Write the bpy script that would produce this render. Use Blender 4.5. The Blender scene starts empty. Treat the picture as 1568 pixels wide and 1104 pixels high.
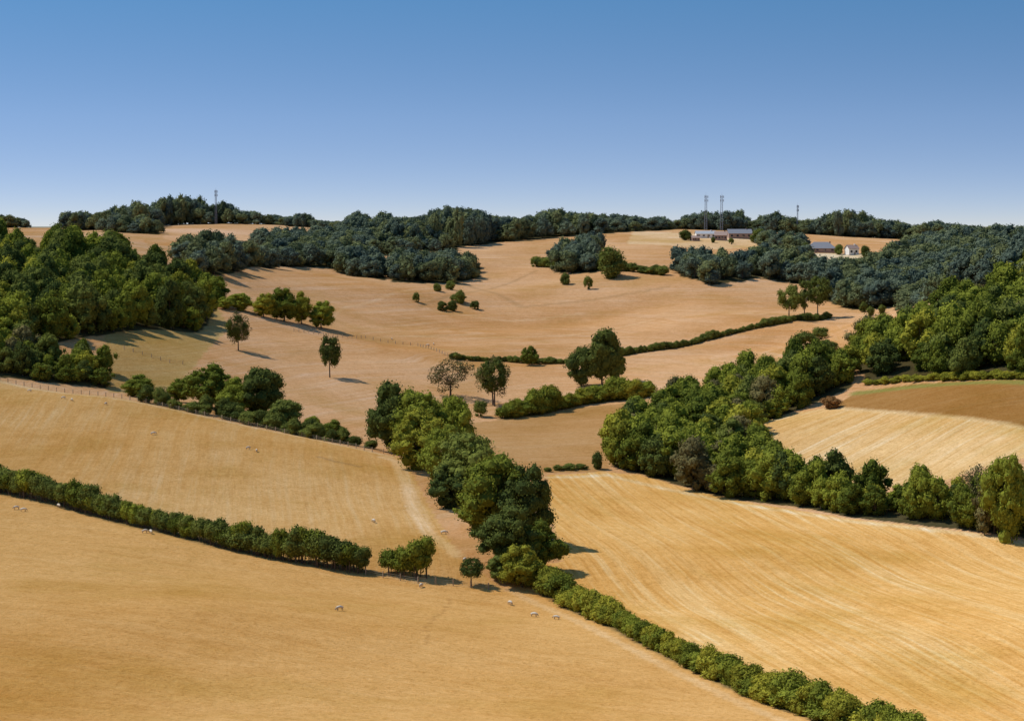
import bpy, math, time
import numpy as np
R=np.random.default_rng(7)
F=3000.0; CZ=120.0; TH=math.atan2(217,3000); CT,ST=math.cos(TH),math.sin(TH)
scene=bpy.context.scene
# ------------------------------------------------------------------ image pixel helpers: camera rays through image coordinates shape the terrain and place objects
def ray(px,py):
    u=(px-784)/F; v=(552-py)/F
    dy=CT+v*ST; return u/dy,(v*CT-ST)/dy
def W(px,py,d):
    a,b=ray(px,py); return (a*d,d,CZ+b*d)
cp=[(0,1104,260),(400,1104,265),(784,1104,275),(1230,1104,290),(1568,1104,300),(-300,1104,260),(1850,1104,300),
(0,900,370),(300,930,350),(560,1000,330),(785,905,425),(785,1000,340),(1000,960,380),
(0,755,500),(300,815,460),(570,878,430),(-300,700,560),
(0,585,680),(150,607,660),(300,635,640),(450,667,618),(570,690,600),(0,660,590),(300,720,540),(560,780,505),(690,850,445),(-300,540,720),
(870,860,450),(840,730,590),(1100,770,560),(1568,828,500),(1300,950,390),(1568,950,380),(1200,850,470),(1900,860,480),
(850,670,680),(960,625,760),(740,640,740),(650,640,720),(560,680,640),(550,600,760),(620,560,850),(860,590,830),(870,558,900),
(950,548,920),(1200,493,1000),(700,500,1050),(800,440,1200),(450,415,1150),(450,500,930),(600,430,1200),(1100,430,1200),
(1000,380,1400),(1120,366,1500),(780,375,1450),(1000,352,1600),(340,470,930),
(170,540,740),(180,600,700),(370,535,820),(500,578,790),(270,500,840),(400,630,680),(0,545,715),
(0,490,770),(100,470,810),(0,400,950),(250,445,930),(200,400,1000),(-300,420,900),(-300,360,1100),
(340,385,1300),(250,350,1550),(500,354,1580),(150,353,1600),(400,343,1680),(300,343,1680),(700,356,1600),(850,354,1620),(30,349,1700),(-300,352,1700),
(1300,470,1100),(1300,402,1350),(1400,370,1600),(1500,364,1700),(1200,357,1620),(1500,430,1150),(1800,380,1300),(1900,362,1700),
(960,575,850),(1200,520,930),(1300,500,1000),(1460,462,990),
(1300,580,710),(1568,580,640),(1568,490,740),(1450,520,780),(1568,412,850),(1800,400,800),(1850,560,650),
(1568,645,590),(1300,605,690),(1160,655,660),(1200,725,600),(1400,743,560),(1568,700,555),(940,718,610),(1050,650,700),(1200,580,750),(1850,690,560)]
P=[W(*c) for c in cp]
def add(x,y,zr): P.append((x,y,CZ+zr))
for x in (-250,0,250):
    add(x,-250,18); add(x,-80,4); add(x,0,-3); add(x,50,-21); add(x,110,-40); add(x,180,-54)
for y in (300,800,1300): add(-900,y,-30); add(900,y,-40)
for x in (-1000,-300,300,1000): add(x,1950,-34); add(x,2400,-55)
P=np.array(P)
S=1000.0; A=P[:,:2]/S
def kern(r2): return 0.5*r2*np.log(r2+1e-12)
D2=((A[:,None]-A[None])**2).sum(-1); n=len(A)
K=kern(D2)+np.eye(n)*4e-5
Q=np.hstack([np.ones((n,1)),A])
M=np.block([[K,Q],[Q.T,np.zeros((3,3))]])
sol=np.linalg.solve(M,np.concatenate([P[:,2],np.zeros(3)])); wt,aff=sol[:n],sol[n:]
def sstep(v,a,b):
    t=np.clip((v-a)/(b-a),0,1); return t*t*(3-2*t)
def height(x,y):
    x=np.asarray(x,float).ravel(); y=np.asarray(y,float).ravel(); out=np.empty_like(x)
    for s in range(0,len(x),60000):
        X=x[s:s+60000]/S; Y=np.minimum(y[s:s+60000],2500)/S
        r2=(X[:,None]-A[None,:,0])**2+(Y[:,None]-A[None,:,1])**2
        out[s:s+60000]=kern(r2)@wt+aff[0]+aff[1]*X+aff[2]*Y
    far=sstep(y,2050,2450); out=out*(1-far)+(CZ-62)*far
    side=np.clip((np.abs(x)-900)/600,0,1); out=out*(1-side)+(CZ-62)*side
    out+=0.25*np.sin(x/17+np.sin(y/29))*np.sin(y/23+1.3)+0.12*np.sin(x/6.1+y/9)*np.sin(y/7.3)
    mid=sstep(y,760,900)*(1-sstep(y,1350,1500))
    out+=mid*(2.6*np.sin(x/37+1.2*np.sin(y/71)+.5)*np.sin(y/47+x/90)+0.9*np.sin(x/15-y/21)*np.sin(y/31))
    return np.clip(out,CZ-95,CZ+20)
def hit(px,py,dmin=200,dmax=1900):
    a,b=ray(px,py); d=np.arange(dmin,dmax,1.5)
    z=height(a*d,d)-(CZ+b*d)
    i=np.where(z>=0)[0]
    if len(i)==0: i=[int(np.argmax(z))]
    i=i[0]
    if i>0 and z[i]>0 and z[i-1]<0:
        t=-z[i-1]/(z[i]-z[i-1]); dd=d[i-1]+t*1.5
    else: dd=d[i]
    return a*dd,dd
def hits(l,dmin=200): return np.array([hit(p[0],p[1],dmin) for p in l])
def pd(l): return np.array([((p[0]-784)/F*p[1],p[1]) for p in l],float)
def inpoly(poly,x,y):
    c=np.zeros(len(x),bool); j=len(poly)-1
    for i in range(len(poly)):
        xi,yi=poly[i]; xj,yj=poly[j]
        c^=((yi>y)!=(yj>y))&(x<(xj-xi)*(y-yi)/(yj-yi+1e-9)+xi); j=i
    return c
def dline(pl,x,y):
    m=np.full(len(x),1e9)
    for (ax,ay),(bx,by) in zip(pl[:-1],pl[1:]):
        L=(bx-ax)**2+(by-ay)**2; t=np.clip(((x-ax)*(bx-ax)+(y-ay)*(by-ay))/L,0,1)
        m=np.minimum(m,np.hypot(x-ax-t*(bx-ax),y-ay-t*(by-ay)))
    return m
# ------------------------------------------------------------------ materials
def newmat(name):
    m=bpy.data.materials.new(name); m.use_nodes=True; nt=m.node_tree; nt.nodes.clear(); return m,nt
def N(nt,t,**k):
    n=nt.nodes.new(t)
    for a,b in k.items(): setattr(n,a,b)
    return n
def simple(name,col,rough=0.8,var=0.25,scale=3.0):
    m,nt=newmat(name); o=N(nt,'ShaderNodeOutputMaterial'); b=N(nt,'ShaderNodeBsdfPrincipled')
    b.inputs['Roughness'].default_value=rough
    nz=N(nt,'ShaderNodeTexNoise'); nz.inputs['Scale'].default_value=scale; tc=N(nt,'ShaderNodeTexCoord')
    nt.links.new(tc.outputs['Object'],nz.inputs['Vector'])
    mx=N(nt,'ShaderNodeMix',data_type='RGBA')
    mx.inputs[6].default_value=(*[c*(1-var) for c in col],1); mx.inputs[7].default_value=(*[min(1,c*(1+var)) for c in col],1)
    nt.links.new(nz.outputs['Fac'],mx.inputs[0]); nt.links.new(mx.outputs[2],b.inputs['Base Color']); nt.links.new(b.outputs[0],o.inputs[0])
    return m
def leafmat(name,dark,light,trans=0.2):
    m,nt=newmat(name); o=N(nt,'ShaderNodeOutputMaterial')
    at=N(nt,'ShaderNodeAttribute',attribute_name='tint'); oi=N(nt,'ShaderNodeObjectInfo')
    ma=N(nt,'ShaderNodeMath',operation='MULTIPLY'); ma.inputs[1].default_value=0.5
    mb=N(nt,'ShaderNodeMath',operation='MULTIPLY_ADD'); mb.inputs[1].default_value=0.8
    nt.links.new(at.outputs['Fac'],ma.inputs[0]); nt.links.new(oi.outputs['Random'],mb.inputs[0]); nt.links.new(ma.outputs[0],mb.inputs[2])
    mx=N(nt,'ShaderNodeMix',data_type='RGBA'); mx.inputs[6].default_value=(*dark,1); mx.inputs[7].default_value=(*light,1)
    nt.links.new(mb.outputs[0],mx.inputs[0])
    d=N(nt,'ShaderNodeBsdfDiffuse'); t=N(nt,'ShaderNodeBsdfTranslucent'); ms=N(nt,'ShaderNodeMixShader'); ms.inputs[0].default_value=trans
    nt.links.new(mx.outputs[2],d.inputs[0]); nt.links.new(mx.outputs[2],t.inputs[0])
    nt.links.new(d.outputs[0],ms.inputs[1]); nt.links.new(t.outputs[0],ms.inputs[2]); nt.links.new(ms.outputs[0],o.inputs[0])
    return m
BARK=simple('bark',(0.10,0.075,0.05),0.9)
L_MID=leafmat('leaves_green',(0.055,0.080,0.016),(0.235,0.26,0.035))
L_WOOD=leafmat('leaves_woodland',(0.042,0.064,0.020),(0.17,0.195,0.042))
L_YEL=leafmat('leaves_yellow_green',(0.10,0.12,0.018),(0.33,0.315,0.04))
L_FAR=leafmat('leaves_distant_haze',(0.055,0.085,0.078),(0.15,0.185,0.115))  # aerial haze painted into the leaf colour: paler and bluer
L_FARG_HAZE=leafmat('leaves_distant_green_haze',(0.055,0.08,0.048),(0.18,0.20,0.085))  # greener distant leaves, a weaker haze tint in the colour
L_BRN=leafmat('leaves_dry',(0.09,0.085,0.04),(0.19,0.165,0.065))
L_RUST=leafmat('scrub_rust',(0.13,0.07,0.03),(0.24,0.13,0.05))
# ------------------------------------------------------------------ trees
def ico():
    t=(1+5**.5)/2
    v=[(-1,t,0),(1,t,0),(-1,-t,0),(1,-t,0),(0,-1,t),(0,1,t),(0,-1,-t),(0,1,-t),(t,0,-1),(t,0,1),(-t,0,-1),(-t,0,1)]
    f=[(0,11,5),(0,5,1),(0,1,7),(0,7,10),(0,10,11),(1,5,9),(5,11,4),(11,10,2),(10,7,6),(7,1,8),(3,9,4),(3,4,2),(3,2,6),(3,6,8),(3,8,9),(4,9,5),(2,4,11),(6,2,10),(8,6,7),(9,8,1)]
    v=np.array(v,float); v/=np.linalg.norm(v[0]); v=list(v); nf=[]; cache={}
    def mid(a,b):
        k=(min(a,b),max(a,b))
        if k not in cache:
            m=v[a]+v[b]; v.append(m/np.linalg.norm(m)); cache[k]=len(v)-1
        return cache[k]
    for a,b,c in f:
        x,y,z=mid(a,b),mid(b,c),mid(c,a); nf+=[(a,x,z),(b,y,x),(c,z,y),(x,y,z)]
    return np.array(v),nf
IV,IF=ico()
def tube(V,Fc,p0,p1,r0,r1,n=6):
    p0=np.array(p0,float);p1=np.array(p1,float);d=p1-p0;d/=np.linalg.norm(d)+1e-9
    a=np.cross(d,(0.3,1,0.1));a/=np.linalg.norm(a);b=np.cross(d,a);s=len(V)
    for p,r in((p0,r0),(p1,r1)):
        for i in range(n):
            t=2*math.pi*i/n; V.append(tuple(p+r*(math.cos(t)*a+math.sin(t)*b)))
    for i in range(n):
        j=(i+1)%n; Fc.append((s+i,s+j,s+n+j,s+n+i))
def tree_mesh(name,seed,zb=0.15,nc=60,rc=0.13,lpc=90,leaf=0.022,trunk=0.022,stems=1,core=0.8,leafm=None,tmin=0.55,flat=1.0,top=1.0,lobe=.24):
    r=np.random.default_rng(seed); V=[];Fc=[]
    cz=(zb+1)/2; a=0.5-rc*0.7; c=(1-zb)/2-rc*0.7
    cen=[]
    for i in range(nc):
        d=r.normal(size=3); d/=np.linalg.norm(d)
        t=r.uniform(tmin,1.0)
        zz=d[2]
        w=flat if zz<0 else 1-(1-top)*zz
        az=math.atan2(d[1],d[0])
        lob=1+lobe*math.sin(2*az+seed)+lobe*.6*math.sin(5*az+seed*3+zz*2)+0.12*math.sin(7*zz+seed*2)
        cen.append([d[0]*a*t*w*lob,d[1]*a*t*w*lob,cz+d[2]*c*t*(1+.14*math.sin(2*az+seed*5))])
    cen=np.array(cen); rad=r.uniform(0.45,1.45,nc)*rc
    for s in range(stems):
        ang=r.uniform(0,6.28); off=(0 if stems==1 else 0.3)*r.uniform(0.3,1)
        bx,by=off*math.cos(ang),off*math.sin(ang)
        zt=zb+ (1-zb)*0.3; lean=r.uniform(-0.04,0.04,2)
        tube(V,Fc,(bx,by,-0.03),(bx+lean[0]*.4,by+lean[1]*.4,zt*0.5),trunk*1.25,trunk*.9,7)
        tp=(bx+lean[0],by+lean[1],zt); tube(V,Fc,(bx+lean[0]*.4,by+lean[1]*.4,zt*0.5),tp,trunk*.9,trunk*.7,7)
        k=6 if stems==1 else 2
        if core==0: k=16
        for i in r.choice(nc,k,replace=False):
            m=(np.array(tp)+cen[i])/2+(0,0,0.02); st=np.array(tp)*(1,1,r.uniform(.7,1))
            tube(V,Fc,st,m,trunk*.5,trunk*.32,5); tube(V,Fc,m,cen[i],trunk*.32,trunk*.1,5)
    nb=len(Fc); tint=[0.3]*len(V)
    if core>0:
        for p,q in zip(cen,rad):
            s=len(V); pts=p+IV*q*core*np.array([1,1,.85])*(1+0.12*r.normal(size=(len(IV),1)))
            V+=map(tuple,pts); tt=r.uniform(0,.3); tint+=[tt]*len(IV); Fc+=[(x+s,y+s,z+s) for x,y,z in IF]
    for p,q in zip(cen,rad):
        out=p-np.array([0,0,cz-0.12]); out/=np.linalg.norm(out)+1e-9
        m=int(lpc*(q/rc)**1.5*1.4); d=r.normal(size=(m,3)); d/=np.linalg.norm(d,axis=1)[:,None]
        d=d[(d@out)>-0.45]; m=len(d)
        pos=p+d*q*r.uniform(.7,1.32,(m,1))*np.array([1,1,.85])
        nrm=d+0.45*r.normal(size=(m,3)); nrm/=np.linalg.norm(nrm,axis=1)[:,None]
        t1=np.cross(nrm,r.normal(size=(m,3))); t1/=np.linalg.norm(t1,axis=1)[:,None]; t2=np.cross(nrm,t1)
        s=(leaf*r.uniform(.5,1.4,(m,1)))
        quad=np.stack([pos+t1*s,pos+t2*s*.65,pos-t1*s,pos-t2*s*.65],1).reshape(-1,3)
        b=len(V); V+=map(tuple,quad); Fc+=[(b+4*i,b+4*i+1,b+4*i+2,b+4*i+3) for i in range(m)]
        ct=r.uniform(0,1); tv=np.clip(ct*.6+r.uniform(0,.55,m),0,1); tint+=list(np.repeat(tv,4))
    me=bpy.data.meshes.new(name); me.from_pydata(V,[],Fc)
    me.materials.append(BARK); me.materials.append(leafm)
    mi=np.ones(len(Fc),int); mi[:nb]=0; me.polygons.foreach_set('material_index',mi)
    at=me.attributes.new('tint','FLOAT','POINT'); at.data.foreach_set('value',np.array(tint,dtype=np.float32)); me.update()
    return me
def remat(me,m,name):
    c=me.copy(); c.name=name; c.materials[1]=m; return c
round_=[tree_mesh('round_tree_%d'%i,11+i,zb=0.0,nc=105,rc=0.105,lpc=80,leaf=.018,leafm=L_MID,top=.85) for i in range(4)]
tall_=[tree_mesh('tall_tree_%d'%i,31+i,zb=0.04,nc=75,rc=0.12,lpc=80,leafm=L_WOOD,top=.8) for i in range(2)]
field_=[tree_mesh('field_tree_%d'%i,41+i,zb=0.22,nc=46,rc=0.11,lpc=80,leafm=L_WOOD,core=.6,flat=.9) for i in range(3)]
sparse_=[tree_mesh('sparse_tree_%d'%i,51+i,zb=0.12,nc=60,rc=0.085,lpc=48,leafm=L_BRN,core=0,leaf=.018,trunk=.02) for i in range(2)]
bush_=[tree_mesh('bush_%d'%i,61+i,zb=-0.1,nc=30,rc=0.18,lpc=130,leaf=.034,leafm=L_MID,trunk=.03) for i in range(4)]
hedge_=[tree_mesh('hedge_shrub_%d'%i,71+i,zb=0.14,nc=30,rc=0.18,lpc=110,leaf=.036,leafm=L_MID,stems=7,trunk=.016,lobe=.1) for i in range(3)]
wmesh=[tree_mesh('wood_tree_%d'%i,91+i,zb=-.04,nc=56,rc=0.13,lpc=60,leaf=.028,leafm=L_WOOD,top=.85 if i%2 else .55) for i in range(5)]
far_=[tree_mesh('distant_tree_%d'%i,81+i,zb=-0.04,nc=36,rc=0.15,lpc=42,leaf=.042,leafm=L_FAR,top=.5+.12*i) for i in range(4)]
far2_=[remat(m,L_FARG_HAZE,'greener_'+m.name) for m in far_]
woody_=[remat(m,L_YEL,'light_'+m.name) for m in wmesh[:2]]; woodm_=[remat(m,L_MID,'mid_'+m.name) for m in wmesh]; woodb_=[remat(wmesh[3],L_BRN,'dry_wood_tree')]
roundy=[remat(m,L_YEL,'light_'+m.name) for m in round_]; roundd=[remat(m,L_WOOD,'dark_'+m.name) for m in round_]
bushy=[remat(m,L_YEL,'light_'+m.name) for m in bush_]
hedged=[remat(m,L_WOOD,'dark_'+m.name) for m in hedge_]
bushd=[remat(m,L_WOOD,'dark_'+m.name) for m in bush_]
bushr=[remat(m,L_RUST,'rust_'+m.name) for m in bush_[:3]]
def link(o): scene.collection.objects.link(o); return o
def tree(name,meshes,px,top,w,base=None,d=None,dmin=200):
    if d is None: x,y=hit(px,base,dmin)
    else: x,y=(px-784)/F*d,d
    z=float(height([x],[y])[0]); a,b=ray(px,top); h=max(1.0,CZ+b*y-z); ww=w*y/F
    o=bpy.data.objects.new(name,meshes[int(R.integers(len(meshes)))]); o.location=(x,y,z-.15); o.scale=(ww*1.04,ww*1.04,h*1.02+.15)
    o.rotation_euler[2]=R.uniform(0,6.28); link(o); return x,y
cols={}
def coll(key,meshes):
    if key in cols: return cols[key]
    c=bpy.data.collections.new(key)
    for i,m in enumerate(meshes):
        o=bpy.data.objects.new('%s_part_%02d'%(key,i),m); c.objects.link(o)
    cols[key]=(c,len(meshes)); return cols[key]
def scatter(name,pts,key,meshes):
    c,nm=coll(key,meshes); pts=np.array(pts,float)
    z=height(pts[:,0],pts[:,1])-.2; k=len(pts)
    me=bpy.data.meshes.new(name); me.from_pydata(np.c_[pts[:,:2],z].tolist(),[],[])
    a=me.attributes.new('scl','FLOAT_VECTOR','POINT'); a.data.foreach_set('vector',np.c_[pts[:,2],pts[:,2],pts[:,3]].astype(np.float32).ravel())
    a=me.attributes.new('rot','FLOAT_VECTOR','POINT'); a.data.foreach_set('vector',np.c_[R.uniform(-.06,.06,k),R.uniform(-.06,.06,k),R.uniform(0,6.28,k)].astype(np.float32).ravel())
    a=me.attributes.new('idx','INT','POINT'); a.data.foreach_set('value',R.integers(0,nm,k).astype(np.int32))
    o=link(bpy.data.objects.new(name,me))
    g=bpy.data.node_groups.new(name+'_nodes','GeometryNodeTree')
    g.interface.new_socket('Geometry',in_out='INPUT',socket_type='NodeSocketGeometry'); g.interface.new_socket('Geometry',in_out='OUTPUT',socket_type='NodeSocketGeometry')
    gi=g.nodes.new('NodeGroupInput'); go=g.nodes.new('NodeGroupOutput'); ci=g.nodes.new('GeometryNodeCollectionInfo')
    ci.inputs['Collection'].default_value=c; ci.inputs['Separate Children'].default_value=True; ci.inputs['Reset Children'].default_value=True
    ip=g.nodes.new('GeometryNodeInstanceOnPoints'); ip.inputs['Pick Instance'].default_value=True
    def na(n,t):
        q=g.nodes.new('GeometryNodeInputNamedAttribute'); q.data_type=t; q.inputs[0].default_value=n; return q.outputs[0]
    L=g.links.new
    L(gi.outputs[0],ip.inputs['Points']); L(ci.outputs[0],ip.inputs['Instance']); L(na('idx','INT'),ip.inputs['Instance Index'])
    L(na('rot','FLOAT_VECTOR'),ip.inputs['Rotation']); L(na('scl','FLOAT_VECTOR'),ip.inputs['Scale']); L(ip.outputs[0],go.inputs[0])
    md=o.modifiers.new('instances','NODES'); md.node_group=g
    return o
def fill(poly,sp,wr,hr):
    x0,y0=poly.min(0);x1,y1=poly.max(0)
    gx,gy=np.meshgrid(np.arange(x0,x1+sp,sp),np.arange(y0,y1+sp,sp)); gx=gx.ravel()+R.uniform(-.5,.5,gx.size)*sp; gy=gy.ravel()+R.uniform(-.5,.5,gy.size)*sp
    m=inpoly(poly,gx,gy); gx,gy=gx[m],gy[m]; k=len(gx); u=R.uniform(0,1,k)
    h=(hr[0]+(hr[1]-hr[0])*u)*(1+.12*np.sin(gx/31+gy/43)); return np.c_[gx,gy,(wr[0]+(wr[1]-wr[0])*np.clip(u*.6+R.uniform(0,.4,k),0,1)),h]
def along(pl,sp,wr,hr,jit=.4):
    out=[]
    for (ax,ay),(bx,by) in zip(pl[:-1],pl[1:]):
        L=math.hypot(bx-ax,by-ay); k=max(1,int(L/sp))
        for i in range(k):
            t=(i+R.uniform(.2,.8))/k; x,y=ax+(bx-ax)*t,ay+(by-ay)*t; q=1+.15*math.sin(x/7+y/11)+.08*math.sin(x/2.3+y/3.1)
            out.append((x+R.uniform(-jit,jit),y+R.uniform(-jit,jit),R.uniform(*wr)*q,R.uniform(*hr)*q))
    return out
woodfloor=[]
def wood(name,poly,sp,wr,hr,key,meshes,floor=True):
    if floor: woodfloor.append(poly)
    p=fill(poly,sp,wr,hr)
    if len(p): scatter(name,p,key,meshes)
PROF=np.array([(-400,335),(0,325),(42,333),(50,346),(90,346),(95,330),(110,320),(130,322),(160,325),(180,312),(215,303),(235,316),(250,300),(275,295),(305,300),(318,318),(345,306),(370,320),(400,324),(440,332),(465,323),(475,335),(500,341),(535,336),(545,322),(560,328),(575,336),(585,321),(600,333),(650,330),(665,320),(690,315),(735,320),(750,328),(800,333),(820,326),(850,315),(865,324),(940,327),(1000,331),(1020,329),(1028,342),(1045,330),(1060,323),(1130,321),(1150,337),(1175,320),(1200,328),(1235,336),(1260,324),(1310,319),(1345,331),(1400,343),(1430,336),(1480,345),(1568,347),(1800,350)],float)
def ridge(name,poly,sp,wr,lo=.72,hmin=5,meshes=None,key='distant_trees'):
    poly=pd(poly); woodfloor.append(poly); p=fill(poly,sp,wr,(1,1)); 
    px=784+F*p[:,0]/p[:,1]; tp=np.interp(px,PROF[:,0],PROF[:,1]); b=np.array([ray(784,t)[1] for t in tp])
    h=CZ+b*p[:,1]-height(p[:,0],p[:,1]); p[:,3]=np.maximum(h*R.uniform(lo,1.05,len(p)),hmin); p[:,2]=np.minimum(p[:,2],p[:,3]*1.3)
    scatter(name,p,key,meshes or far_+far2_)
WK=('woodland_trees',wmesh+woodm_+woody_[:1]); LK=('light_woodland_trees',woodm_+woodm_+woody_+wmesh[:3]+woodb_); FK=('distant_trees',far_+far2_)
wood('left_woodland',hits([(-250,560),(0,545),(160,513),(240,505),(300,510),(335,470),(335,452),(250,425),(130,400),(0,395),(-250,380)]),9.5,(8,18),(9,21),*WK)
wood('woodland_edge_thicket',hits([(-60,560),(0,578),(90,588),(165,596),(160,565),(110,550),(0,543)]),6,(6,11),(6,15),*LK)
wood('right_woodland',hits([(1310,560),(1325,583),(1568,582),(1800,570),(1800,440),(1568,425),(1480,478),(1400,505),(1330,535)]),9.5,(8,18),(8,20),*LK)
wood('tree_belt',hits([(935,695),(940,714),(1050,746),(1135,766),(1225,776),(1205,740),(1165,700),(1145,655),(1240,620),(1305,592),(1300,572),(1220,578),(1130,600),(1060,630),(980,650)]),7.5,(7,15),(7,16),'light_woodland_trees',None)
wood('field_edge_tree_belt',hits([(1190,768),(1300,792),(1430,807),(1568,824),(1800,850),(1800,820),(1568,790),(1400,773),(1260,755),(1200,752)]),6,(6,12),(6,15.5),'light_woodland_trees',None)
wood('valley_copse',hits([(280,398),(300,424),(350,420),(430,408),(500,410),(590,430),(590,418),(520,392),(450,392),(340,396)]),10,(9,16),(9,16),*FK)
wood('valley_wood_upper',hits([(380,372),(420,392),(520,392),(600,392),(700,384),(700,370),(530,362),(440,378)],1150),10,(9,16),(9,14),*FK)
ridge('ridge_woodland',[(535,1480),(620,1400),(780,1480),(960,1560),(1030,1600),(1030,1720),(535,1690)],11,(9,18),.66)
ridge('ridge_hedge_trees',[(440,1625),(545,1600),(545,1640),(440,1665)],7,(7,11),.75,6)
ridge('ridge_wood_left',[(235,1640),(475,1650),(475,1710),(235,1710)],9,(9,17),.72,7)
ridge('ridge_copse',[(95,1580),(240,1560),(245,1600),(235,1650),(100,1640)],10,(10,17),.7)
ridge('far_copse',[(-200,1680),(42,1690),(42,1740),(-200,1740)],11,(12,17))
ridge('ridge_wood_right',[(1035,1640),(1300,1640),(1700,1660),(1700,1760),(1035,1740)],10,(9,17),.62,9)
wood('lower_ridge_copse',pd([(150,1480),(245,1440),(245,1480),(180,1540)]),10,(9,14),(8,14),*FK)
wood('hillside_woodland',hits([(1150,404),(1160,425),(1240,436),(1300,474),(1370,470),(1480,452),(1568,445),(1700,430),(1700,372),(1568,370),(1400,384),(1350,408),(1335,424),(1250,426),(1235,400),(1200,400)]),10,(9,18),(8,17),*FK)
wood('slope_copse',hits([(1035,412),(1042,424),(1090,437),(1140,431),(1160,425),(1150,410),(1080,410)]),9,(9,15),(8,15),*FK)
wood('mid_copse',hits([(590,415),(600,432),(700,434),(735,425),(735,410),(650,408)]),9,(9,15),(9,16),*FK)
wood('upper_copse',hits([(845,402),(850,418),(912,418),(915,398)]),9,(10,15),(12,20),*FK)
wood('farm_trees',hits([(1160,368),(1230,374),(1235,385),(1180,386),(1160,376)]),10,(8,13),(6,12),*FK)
C=round_+round_+roundy+roundd
for t in [(605,588,80,None,605),(655,592,100,None,598),(695,602,70,None,600),(640,625,95,None,575),(672,652,70,None,555),
          (715,658,115,None,520),(690,705,80,None,515),(762,692,125,None,470),(800,715,90,None,465),(738,745,95,None,478),
          (825,798,75,None,440),(775,775,95,None,440),(800,835,70,None,428),(765,850,50,None,432)]:
    tree('broadleaf_tree',C,*t[:3],d=t[4])
tree('small_tree',[field_[1]],722,852,46,897)
for t in [(602,840,42,879),(622,836,40,883),(645,822,46,886)]: tree('hawthorn_tree',hedge_,*t)
tree('dry_tree',sparse_,690,545,72,608); tree('dry_tree',sparse_,1505,705,60,None,520)
tree('dry_tree',sparse_,755,543,58,620); tree('ash_tree',field_,757,546,52,622)
tree('ash_tree',sparse_,365,475,42,536); tree('field_tree',field_,365,478,34,537); tree('field_tree',field_,505,510,42,578)
for t in [(890,530,52,592),(922,505,62,590),(942,528,38,588)]: tree('poplar_tree',tall_,*t)
tree('field_tree',round_,810,530,28,560)
for t in [(1208,436,42,490),(1232,425,40,488),(1252,420,40,486)]: tree('field_tree',field_,*t)
for t in [(404,450,38,486),(435,442,55,492),(462,448,36,496),(492,462,45,503),(368,448,40,476),(345,455,30,474)]: tree('copse_tree',roundy if t[0] in(404,462) else round_,*t)
tree('oak_tree',round_,1548,692,76,None,500)
for t in [(210,575,56,None,690),(245,590,50,None,680),(272,580,40,None,680),(322,558,78,None,670),(395,560,80,None,660),(360,580,60,None,655),(432,610,60,None,645),(478,636,34,None,640),(508,643,40,None,630)]:
    tree('hedgerow_tree',roundd+round_ if t[0]!=245 else sparse_,*t[:3],d=t[4])
for t in [(638,447,10,463),(678,461,16,476),(692,460,16,476),(705,443,18,465),(728,460,14,474),(670,434,14,446),(690,430,14,444),(866,418,16,436),(901,422,12,443),(735,612,22,638),(915,690,20,718),(702,450,22,462),(935,378,46,425),
          (1333,468,12,484),(1350,466,12,480),(1322,462,12,478),(1235,506,34,540),(1270,520,36,548),(1255,500,26,520)]:
    tree('hawthorn_bush',bushd,*t)
H1=hits([(-120,735),(0,753),(100,775),(170,795),(240,812),(330,835),(420,855),(500,868),(562,878)])
scatter('browsed_hedge',along(H1,1.8,(4.0,6.4),(4.8,7.4),.6),'browsed_hedge_shrubs',hedge_+hedged+hedged)
H2=hits([(795,868),(830,900),(870,925),(935,955),(1000,990),(1070,1025),(1150,1062),(1230,1092),(1320,1122),(1420,1160)],180)
scatter('roadside_hedge',along(H2,2.1,(3.2,6.2),(3.0,5.8),.5),'clipped_hedge_shrubs',bush_+bushy)
H3=hits([(690,550),(770,553),(870,557)]); H3b=hits([(950,546),(1010,536),(1080,521),(1140,507),(1200,495),(1270,487)])
scatter('valley_hedge',along(H3,1.8,(3,4),(2.2,3.2))+along(H3b,1.8,(3,4.4),(2.6,4.2)),'dark_hedge_shrubs',bushd)
H4=hits([(770,642),(800,637),(840,630),(880,621),(930,614),(1000,606)])
scatter('thick_hedge',along(H4,2.3,(6,9),(5,10),1.5),'clipped_hedge_shrubs',None)
H5=hits([(835,722),(860,720),(895,718)]); scatter('low_scrub',along(H5,2.5,(3,4),(1.5,2.5)),'dark_hedge_shrubs',None)
H6=hits([(815,408),(850,410),(940,415),(1020,422)]); scatter('slope_hedge',along(H6,4,(7,10),(5,8)),'dark_hedge_shrubs',None)
H7=hits([(190,618),(230,628),(300,640),(380,655),(450,672),(530,686)])+np.array([6,12]); scatter('fence_side_scrub',along(H7,2.3,(4,7),(3,7),2),'dark_hedge_shrubs',None)
scatter('woodland_margin',along(hits([(1325,588),(1400,583),(1500,581),(1568,580),(1650,578)]),1.8,(3,5),(1.8,3.5),1),'margin_shrubs',bushy)
tree('rust_bush',bushr,1273,606,34,625)
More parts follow.
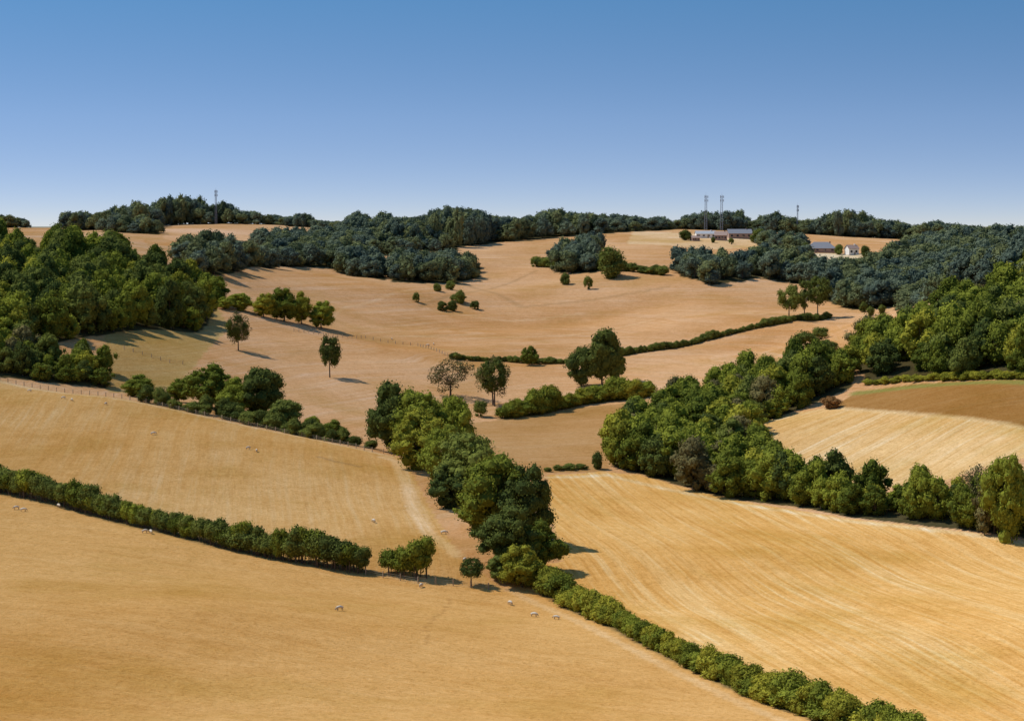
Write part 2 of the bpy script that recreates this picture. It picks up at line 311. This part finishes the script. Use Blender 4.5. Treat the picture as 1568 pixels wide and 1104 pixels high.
# ------------------------------------------------------------------ terrain
ys=[-300.0]
while ys[-1]<14000:
    y=ys[-1]; ys.append(y+(8 if y<150 else (1.0 if y<560 else max(1.0,(y-560)/180+1.0) if y<2000 else (y-1900)*.12+5)))
ys=np.array(ys); nx=800; s=np.linspace(-1,1,nx)
wy=150+0.42*np.maximum(ys,0)+np.maximum(ys-2200,0)*.6+np.where(ys<150,(150-ys)*.5,0)
X=(s[None]*wy[:,None]).ravel(); Y=np.repeat(ys,nx); Z=height(X,Y); ny=len(ys)
col=np.tile(np.array([.71,.43,.225]),(len(X),1)); row=np.zeros((len(X),3)); row[:,0]=Z*3+Y*.05;row[:,1]=X*.6;row[:,2]=.45
def field(poly,c,vd=(1,0),amt=.18,contour=False):
    m=inpoly(poly,X,Y); col[m]=c; L=math.hypot(*vd); vx,vy=vd[0]/L,vd[1]/L
    if contour: row[m,2]=amt; return
    row[m,1]=X[m]*vx+Y[m]*vy; row[m,0]=-X[m]*vy+Y[m]*vx; row[m,2]=amt
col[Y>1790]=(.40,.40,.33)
hx=[tuple(p) for p in H1]; h2=[tuple(p) for p in H2]
e=[tuple(p) for p in hits([(640,895),(775,905)])]
field(np.array([(-600,600)]+hx+e+h2+[(60,100),(60,-300),(-600,-300)]),(.72,.425,.155),(.93,-.37),.12)
fl=[tuple(p) for p in hits([(-150,560),(0,583),(150,606),(300,634),(450,666),(570,692)])]
g=[tuple(p) for p in hits([(620,702),(650,760),(700,850),(775,903)])]
field(np.array(fl+g+e[::-1]+hx[::-1]),(.71,.445,.185),(.12,-1),.38)
rf=[tuple(p) for p in hits([(840,727),(920,722),(980,727),(1060,750),(1180,775),(1300,794),(1430,809),(1568,826),(1800,852)])]
field(np.array(rf+[(330,250),(330,60),(80,60)]+h2[::-1]+[tuple(p) for p in hits([(860,860),(845,800)])]),(.82,.505,.185),(.172,-.985),.8)
field(hits([(1145,652),(1200,635),(1270,624),(1400,634),(1568,655),(1700,680),(1700,720),(1568,702),(1400,748),(1215,738),(1165,700)]),(.80,.55,.26),(.8,.6),.7)
field(hits([(1270,624),(1310,600),(1400,588),(1568,582),(1750,590),(1750,690),(1568,655),(1400,634)]),(.42,.235,.085),(1,-.2),.35)
field(hits([(700,648),(770,643),(880,624),(978,616),(935,690),(930,722),(840,724),(770,720)]),(.54,.32,.14),(1,.3),.3)
field(hits([(165,600),(160,513),(330,468),(350,500),(300,560),(260,600)]),(.58,.40,.17),(1,-.2),.3,True)
field(hits([(140,358),(220,366),(225,376),(150,368)]),(.76,.48,.30),(1,0),.2)
field(hits([(250,351),(500,356),(515,358),(420,378),(345,386),(250,366)]),(.80,.51,.31),(1,0),.4)
field(hits([(970,355),(1180,366),(1180,378),(1080,382),(960,374)]),(.80,.57,.34),(1,0),.4)
field(hits([(1245,388),(1335,388),(1335,404),(1250,406)]),(.76,.62,.42),(1,0),.2)
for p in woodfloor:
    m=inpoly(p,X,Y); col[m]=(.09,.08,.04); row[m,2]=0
def line(pts,c,wd,k=1,dmin=200):
    pl=hits(pts,dmin) if not isinstance(pts,np.ndarray) else pts
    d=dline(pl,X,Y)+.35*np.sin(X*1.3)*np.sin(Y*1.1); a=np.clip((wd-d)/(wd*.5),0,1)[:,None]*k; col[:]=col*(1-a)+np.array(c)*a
line([(585,700),(608,706),(622,740),(632,780),(655,815),(700,850)],(.84,.62,.38),2.2,.85)
line([(0,584),(150,607),(300,635),(450,667),(570,692),(600,700)],(.80,.60,.36),1.8,.8)
line([(655,985),(652,960),(680,935),(690,915)],(.48,.26,.09),.35,.5)
line([(560,520),(640,530),(720,545)],(.84,.6,.38),1.5,.5)
line([(840,731),(930,727),(1060,757),(1180,779),(1300,798),(1430,812),(1568,830)],(.84,.66,.38),2.2,.7)
line([(780,900),(860,940),(960,990),(1100,1060),(1200,1104)],(.80,.56,.30),1.6,.6)
line([(1215,738),(1165,700),(1145,652),(1270,624),(1400,634),(1568,655)],(.84,.66,.40),2.2,.6)
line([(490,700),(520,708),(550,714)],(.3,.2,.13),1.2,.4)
line([(640,470),(780,492),(890,480)],(.82,.58,.36),2.5,.5)
line([(560,505),(700,520),(830,515),(1000,490)],(.82,.58,.36),2.0,.45)
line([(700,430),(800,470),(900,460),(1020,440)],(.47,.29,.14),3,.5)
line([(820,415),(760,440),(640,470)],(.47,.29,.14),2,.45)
line([(480,500),(530,470),(600,450),(700,440)],(.82,.58,.36),1.6,.4)
line([(1310,602),(1400,592),(1568,586)],(.30,.33,.10),3,.8)
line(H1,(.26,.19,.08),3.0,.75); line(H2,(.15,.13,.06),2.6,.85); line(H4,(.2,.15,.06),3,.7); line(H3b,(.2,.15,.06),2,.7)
me=bpy.data.meshes.new('terrain'); me.vertices.add(len(X)); me.vertices.foreach_set('co',np.c_[X,Y,Z].astype(np.float32).ravel())
i=np.arange((ny-1)*nx).reshape(ny-1,nx)[:,:-1].ravel(); fc=np.stack([i,i+1,i+nx+1,i+nx],1)
me.loops.add(fc.size); me.loops.foreach_set('vertex_index',fc.ravel().astype(np.int32)); me.polygons.add(len(fc))
me.polygons.foreach_set('loop_start',(np.arange(len(fc))*4).astype(np.int32)); me.polygons.foreach_set('use_smooth',np.ones(len(fc),bool)); me.update(calc_edges=True)
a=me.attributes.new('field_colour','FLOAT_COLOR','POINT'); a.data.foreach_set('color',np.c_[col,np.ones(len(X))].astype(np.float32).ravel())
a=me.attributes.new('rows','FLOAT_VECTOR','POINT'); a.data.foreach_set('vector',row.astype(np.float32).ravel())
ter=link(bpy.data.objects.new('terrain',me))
m,nt=newmat('dry_farmland'); me.materials.append(m); L=nt.links.new
o=N(nt,'ShaderNodeOutputMaterial'); bs=N(nt,'ShaderNodeBsdfDiffuse'); bs.inputs['Roughness'].default_value=1; L(bs.outputs[0],o.inputs[0])
fa=N(nt,'ShaderNodeAttribute',attribute_name='field_colour'); ra=N(nt,'ShaderNodeAttribute',attribute_name='rows'); sp=N(nt,'ShaderNodeSeparateXYZ'); L(ra.outputs['Vector'],sp.inputs[0])
tc=N(nt,'ShaderNodeTexCoord')
def noise(scale,detail=3,vec=None,mul=None,rough=.6):
    q=N(nt,'ShaderNodeTexNoise'); q.inputs['Scale'].default_value=scale; q.inputs['Detail'].default_value=detail; q.inputs['Roughness'].default_value=rough
    v=vec or tc.outputs['Object']
    if mul:
        mm=N(nt,'ShaderNodeVectorMath',operation='MULTIPLY'); mm.inputs[1].default_value=mul; L(v,mm.inputs[0]); v=mm.outputs[0]
    L(v,q.inputs['Vector']); return q.outputs['Fac']
def ramp(fac,a,b,c=0,d=1):
    q=N(nt,'ShaderNodeMapRange'); q.inputs[1].default_value=a;q.inputs[2].default_value=b;q.inputs[3].default_value=c;q.inputs[4].default_value=d; L(fac,q.inputs[0]); return q.outputs[0]
def mul(a,b):
    q=N(nt,'ShaderNodeMath',operation='MULTIPLY')
    for i,v in enumerate((a,b)):
        if isinstance(v,(int,float)): q.inputs[i].default_value=v
        else: L(v,q.inputs[i])
    return q.outputs[0]
def mix(f,a,b,bt='MIX'):
    q=N(nt,'ShaderNodeMix',data_type='RGBA',blend_type=bt)
    for i,v in ((0,f),(6,a),(7,b)):
        if isinstance(v,(int,float)): q.inputs[i].default_value=v
        elif isinstance(v,tuple): q.inputs[i].default_value=(*v,1)
        else: L(v,q.inputs[i])
    return q.outputs[2]
c=fa.outputs['Color']
c=mix(ramp(noise(.011,4),.38,.66,0,.85),c,(.84,.72,.52),'MULTIPLY')
c=mix(ramp(noise(.03,5,rough=.7),.45,.68,0,.5),c,(1.08,1.15,1.3),'MULTIPLY')
c=mix(ramp(noise(.022,5,rough=.7),.5,.72,0,.55),c,(.80,.86,.66),'MULTIPLY')
wn=noise(.012,1); wv=N(nt,'ShaderNodeCombineXYZ'); L(mul(wn,5.0),wv.inputs[0]); va=N(nt,'ShaderNodeVectorMath',operation='ADD'); L(ra.outputs['Vector'],va.inputs[0]); L(wv.outputs[0],va.inputs[1]); rv=va.outputs[0]
r1=noise(1,1,rv,(.26,.004,0)); r2=noise(1,2,rv,(.8,.02,0)); r3=noise(1,3,rv,(2.2,.13,0)); r4=noise(1,4,rv,(.16,.03,0),.7)
patch=ramp(noise(.02,2),.35,.6,.25,1)
c=mix(mul(mul(ramp(r1,.52,.60),patch),mul(sp.outputs[2],.7)),c,(1.08,1.28,1.75),'MULTIPLY')
c=mix(mul(mul(ramp(r2,.53,.64),patch),mul(sp.outputs[2],.85)),c,(1.07,1.25,1.65),'MULTIPLY')
c=mix(mul(ramp(r2,.47,.36),mul(sp.outputs[2],.7)),c,(.82,.72,.55),'MULTIPLY')
c=mix(mul(ramp(r4,.5,.68),.35),c,(.82,.74,.6),'MULTIPLY')
c=mix(mul(ramp(r3,.38,.58),.3),c,(.82,.77,.68),'MULTIPLY')
c=mix(ramp(noise(.3,6,rough=.8),.35,.65,0,.7),c,(.80,.74,.62),'MULTIPLY')
c=mix(ramp(noise(1.2,4,rough=.85),.5,.68,0,.8),c,(.72,.65,.52),'MULTIPLY')
c=mix(ramp(noise(.8,4,rough=.85),.55,.7,0,.75),c,(1.15,1.2,1.35),'MULTIPLY')
L(c,bs.inputs[0])
bp=N(nt,'ShaderNodeBump'); bp.inputs['Strength'].default_value=.5; bp.inputs['Distance'].default_value=.6; L(noise(.6,4,rough=.8),bp.inputs['Height']); L(bp.outputs[0],bs.inputs['Normal'])
# ------------------------------------------------------------------ small built things
def boxes(V,Fc,cx,cy,cz,sx,sy,sz,rot=0):
    s=len(V); c_,s_=math.cos(rot),math.sin(rot)
    for dz in(-.5,.5):
        for dx,dy in((-.5,-.5),(.5,-.5),(.5,.5),(-.5,.5)):
            x,y=dx*sx,dy*sy; V.append((cx+x*c_-y*s_,cy+x*s_+y*c_,cz+dz*sz))
    Fc+=[(s,s+3,s+2,s+1),(s+4,s+5,s+6,s+7),(s,s+1,s+5,s+4),(s+1,s+2,s+6,s+5),(s+2,s+3,s+7,s+6),(s+3,s,s+4,s+7)]
def obj(name,V,Fc,mat,parent=None,loc=None):
    me=bpy.data.meshes.new(name); me.from_pydata(V,[],Fc); me.materials.append(mat); o=link(bpy.data.objects.new(name,me))
    if parent: o.parent=parent
    if loc: o.location=loc
    return o
POST=simple('weathered_timber',(.30,.24,.17)); STEEL=simple('galvanised_steel',(.16,.18,.22),.5,.1)
def fence(name,pl,sp=3.5):
    V=[];Fc=[]; pts=[]
    for (ax,ay),(bx,by) in zip(pl[:-1],pl[1:]):
        k=max(1,int(math.hypot(bx-ax,by-ay)/sp)); pts+=[(ax+(bx-ax)*i/k,ay+(by-ay)*i/k) for i in range(k)]
    pts=np.array(pts); z=height(pts[:,0],pts[:,1])
    for i,(p,q) in enumerate(zip(pts,z)):
        boxes(V,Fc,p[0],p[1],q+.6,.2,.2,1.8+R.uniform(-.15,.15),R.uniform(0,1))
        if i:
            for h in(.35,.75,1.15): tube(V,Fc,(*pts[i-1],z[i-1]+h),(*p,q+h),.02,.02,3)
    obj(name,V,Fc,POST)
fence('post_and_wire_fence',hits([(-60,575),(0,583),(150,606),(300,634),(450,666),(570,692),(640,700)]))
fence('post_and_wire_fence',hits([(560,880),(640,893),(775,905)]))
fence('post_and_wire_fence',hits([(190,535),(260,556),(300,560)]))
fence('post_and_wire_fence',hits([(450,508),(560,518),(640,530),(690,548)]))
def mast(px,top,d,wd=2.0):
    x,y=(px-784)/F*d,d; z=float(height([x],[y])[0]); a,b=ray(px,top); h=CZ+b*d-z; V=[];Fc=[]
    n=int(h/2)
    def c4(t,i): w=wd*(1-.35*t)/2; return np.array([(-w,w,w,-w)[i],(-w,-w,w,w)[i],t*h])
    for i in range(4): tube(V,Fc,c4(0,i),c4(1,i),.12,.10,4)
    for k in range(n):
        for i in range(4):
            tube(V,Fc,c4(k/n,i),c4((k+1)/n,(i+1)%4),.06,.06,3); tube(V,Fc,c4(k/n,i),c4(k/n,(i+1)%4),.05,.05,3)
    for zz in (h-1.5,h-4.5):
        for i in range(3):
            t=i*2.09; boxes(V,Fc,math.cos(t)*wd*.8,math.sin(t)*wd*.8,zz,.4,.3,2.0,t); tube(V,Fc,(0,0,zz),(math.cos(t)*wd*.8,math.sin(t)*wd*.8,zz),.08,.08,4)
    tube(V,Fc,(0,0,h),(0,0,h+2),.05,.03,4)
    obj('lattice_radio_mast',V,Fc,STEEL,loc=(x,y,z))
mast(1080,299,1620); mast(1104,299,1620); mast(332,291,1640,1.5); mast(1220,314,1660,1.0)
GLASS=simple('window_glass',(.03,.035,.045),.15,.1); 
def house(name,px,py,w,dp,h,rh,rot,wall,roof,hip=0,nwin=4):
    x,y=hit(px,py,900); z=float(height([x],[y])[0])
    e=bpy.data.objects.new(name,None); link(e); e.location=(x,y,z-.2); e.rotation_euler[2]=rot
    V=[];Fc=[]; boxes(V,Fc,0,0,h/2,w,dp,h)
    if not hip: V+=[(-w/2,-dp/2,h),(-w/2,dp/2,h),(-w/2,0,h+rh-.1),(w/2,-dp/2,h),(w/2,dp/2,h),(w/2,0,h+rh-.1)]; Fc+=[(8,9,10),(11,13,12)]
    obj('walls',V,Fc,wall,e)
    ov=.5; hw=w/2+ov; hd=dp/2+ov; zz=h-.15; V=[(-hw,-hd,zz),(hw,-hd,zz),(hw,hd,zz),(-hw,hd,zz),(-hw+hip,0,h+rh),(hw-hip,0,h+rh)]
    Fc=[(0,1,5,4),(2,3,4,5)]+([(1,2,5),(3,0,4)] if hip else [])
    ro=obj('roof',V,Fc,roof,e); md=ro.modifiers.new('t','SOLIDIFY'); md.thickness=.2
    V=[];Fc=[]
    for i in range(nwin):
        cx=-w/2+w*(i+.5)/nwin
        boxes(V,Fc,cx,-dp/2-.02,h*.55,min(1.6,w/nwin*.5),.1,h*.35)
    obj('windows',V,Fc,GLASS,e); V=[];Fc=[]; boxes(V,Fc,w*.1,-dp/2-.03,1.05,1.1,.1,2.1); obj('door',V,Fc,POST,e)
    V=[];Fc=[]; boxes(V,Fc,w*.3,0,h+rh*.9,.9,.9,1.8); obj('chimney',V,Fc,wall,e)
WH=simple('white_render',(.75,.73,.69),.7,.08); BR=simple('brick',(.32,.22,.18),.9,.2); SL=simple('slate_roof',(.17,.18,.21),.7,.2); TL=simple('clay_tile_roof',(.28,.20,.17),.8,.2); GR=simple('grey_sheet_roof',(.33,.35,.38),.6,.15)
house('farm_barn',1080,364,15,7,3.2,2.2,.1,WH,GR); house('brick_farmhouse',1104,368,9,7,4,3,-.15,BR,TL); house('farm_barn',1132,365,18,9,4,3.2,.1,BR,SL); house('farm_shed',1064,369,6,5,2.6,1.5,.3,BR,TL)
house('bungalow',1257,386,21,9,3,4.4,-.1,BR,SL,6); house('white_cottage',1304,390,8,6,4.5,2.6,.4,WH,TL,nwin=2); house('bungalow',1400,380,12,8,3.2,3,0,WH,SL,3)
for t in [(1050,352,18,368),(1160,350,22,372),(1092,362,8,372),(1120,364,7,374),(1233,372,14,388),(1285,374,14,390),(1325,376,16,394)]: tree('garden_tree',bushd,*t,dmin=900)
# sheep
def sheep_mesh():
    sk=[((-.55,0,.68),.23),((-.2,0,.70),.27),((.2,0,.70),.27),((.45,0,.74),.21),((.64,0,.66),.12),((.78,0,.45),.10),((.90,0,.24),.06),
        ((-.5,.13,.45),.09),((-.56,.13,.26),.05),((-.52,.13,.0),.04),((-.5,-.13,.45),.09),((-.56,-.13,.26),.05),((-.52,-.13,0),.04),
        ((.4,.13,.45),.08),((.42,.13,.22),.045),((.41,.13,0),.04),((.4,-.13,.45),.08),((.37,-.13,.22),.045),((.41,-.13,0),.04),((-.74,0,.62),.06),((-.78,0,.45),.04),
        ((.74,.13,.52),.03),((.74,-.13,.52),.03)]
    E=[(0,1),(1,2),(2,3),(3,4),(4,5),(5,6),(0,7),(7,8),(8,9),(0,10),(10,11),(11,12),(3,13),(13,14),(14,15),(3,16),(16,17),(17,18),(0,19),(19,20),(5,21),(5,22)]
    me=bpy.data.meshes.new('s'); me.from_pydata([p for p,_ in sk],E,[]); o=link(bpy.data.objects.new('s',me))
    o.modifiers.new('k','SKIN')
    for i,(p,q) in enumerate(sk): me.skin_vertices[0].data[i].radius=(q,q)
    me.skin_vertices[0].data[0].use_root=True
    o.modifiers.new('b','SUBSURF').levels=1
    bpy.context.view_layer.update(); out=bpy.data.meshes.new_from_object(o.evaluated_get(bpy.context.evaluated_depsgraph_get())); bpy.data.objects.remove(o)
    out.materials.clear(); out.materials.append(simple('wool',(.50,.45,.37),.95,.15,6)); out.materials.append(simple('sheep_face',(.25,.21,.17),.9))
    for p in out.polygons:
        p.use_smooth=True; c=p.center
        if c.z<.38 or c.x>.72: p.material_index=1
    return out
SM=sheep_mesh()
for p in [(45,600),(97,611),(110,614),(162,620),(235,666),(380,688),(393,692),(25,780),(36,783),(222,816),(231,817),(572,800),(680,818),(712,860),(818,944),(852,948),(781,926),(520,935),(90,777),(645,899),(600,520),(655,530),(664,528)]:
    x,y=hit(*p); o=link(bpy.data.objects.new('sheep',SM)); o.location=(x,y,float(height([x],[y])[0])); o.rotation_euler[2]=R.uniform(0,6.28); k=R.uniform(.95,1.15); o.scale=(k,k,k)
# ------------------------------------------------------------------ light, sky, camera
el=math.radians(54); az=math.radians(-80)
sd=(math.sin(az)*math.cos(el),math.cos(az)*math.cos(el),math.sin(el))
import mathutils
sun=bpy.data.lights.new('sun','SUN'); sun.energy=4.9; sun.angle=math.radians(.5); sun.color=(1,.94,.85)
so=link(bpy.data.objects.new('sun',sun)); so.rotation_euler=mathutils.Vector(sd).to_track_quat('Z','Y').to_euler()
w=bpy.data.worlds.new('World'); scene.world=w; w.use_nodes=True; nt=w.node_tree; bg=nt.nodes['Background']; bg.inputs[1].default_value=.14
sk=nt.nodes.new('ShaderNodeTexSky'); sk.sky_type='NISHITA'; sk.sun_disc=False; sk.sun_elevation=el; sk.sun_rotation=az; sk.altitude=200; sk.air_density=1; sk.dust_density=.3; sk.ozone_density=2.5
tc=nt.nodes.new('ShaderNodeTexCoord'); mp=nt.nodes.new('ShaderNodeMapping'); mp.inputs['Scale'].default_value=(1,1,4.6); mp.inputs['Location'].default_value=(0,0,.085)
nm=nt.nodes.new('ShaderNodeVectorMath'); nm.operation='NORMALIZE'
nt.links.new(tc.outputs['Generated'],mp.inputs[0]); nt.links.new(mp.outputs[0],nm.inputs[0]); nt.links.new(nm.outputs[0],sk.inputs[0])
# sky colour multiplied by elevation: warmer low down, bluer aloft
sx=nt.nodes.new('ShaderNodeSeparateXYZ'); nt.links.new(tc.outputs['Generated'],sx.inputs[0])
rp=nt.nodes.new('ShaderNodeValToRGB'); e_=rp.color_ramp.elements; e_[0].position=0; e_[0].color=(1.0,.83,.82,1); e_[1].position=.5; e_[1].color=(.66,.95,1.0,1)
e3=e_.new(.11); e3.color=(.62,.93,1.0,1); e4=e_.new(.05); e4.color=(.92,.94,.96,1)
nt.links.new(sx.outputs[2],rp.inputs[0])
mx=nt.nodes.new('ShaderNodeMix'); mx.data_type='RGBA'; mx.blend_type='MULTIPLY'; mx.inputs[0].default_value=1
nt.links.new(sk.outputs[0],mx.inputs[6]); nt.links.new(rp.outputs[0],mx.inputs[7]); nt.links.new(mx.outputs[2],bg.inputs[0])
cam=bpy.data.cameras.new('camera'); co=link(bpy.data.objects.new('camera',cam)); co.location=(0,0,CZ); co.rotation_euler=(math.pi/2-TH,0,0)
cam.sensor_width=36; cam.lens=F/1568*36; cam.clip_end=30000; cam.clip_start=.5; scene.camera=co
scene.view_settings.view_transform='Standard'; scene.view_settings.look='None'; scene.view_settings.exposure=0
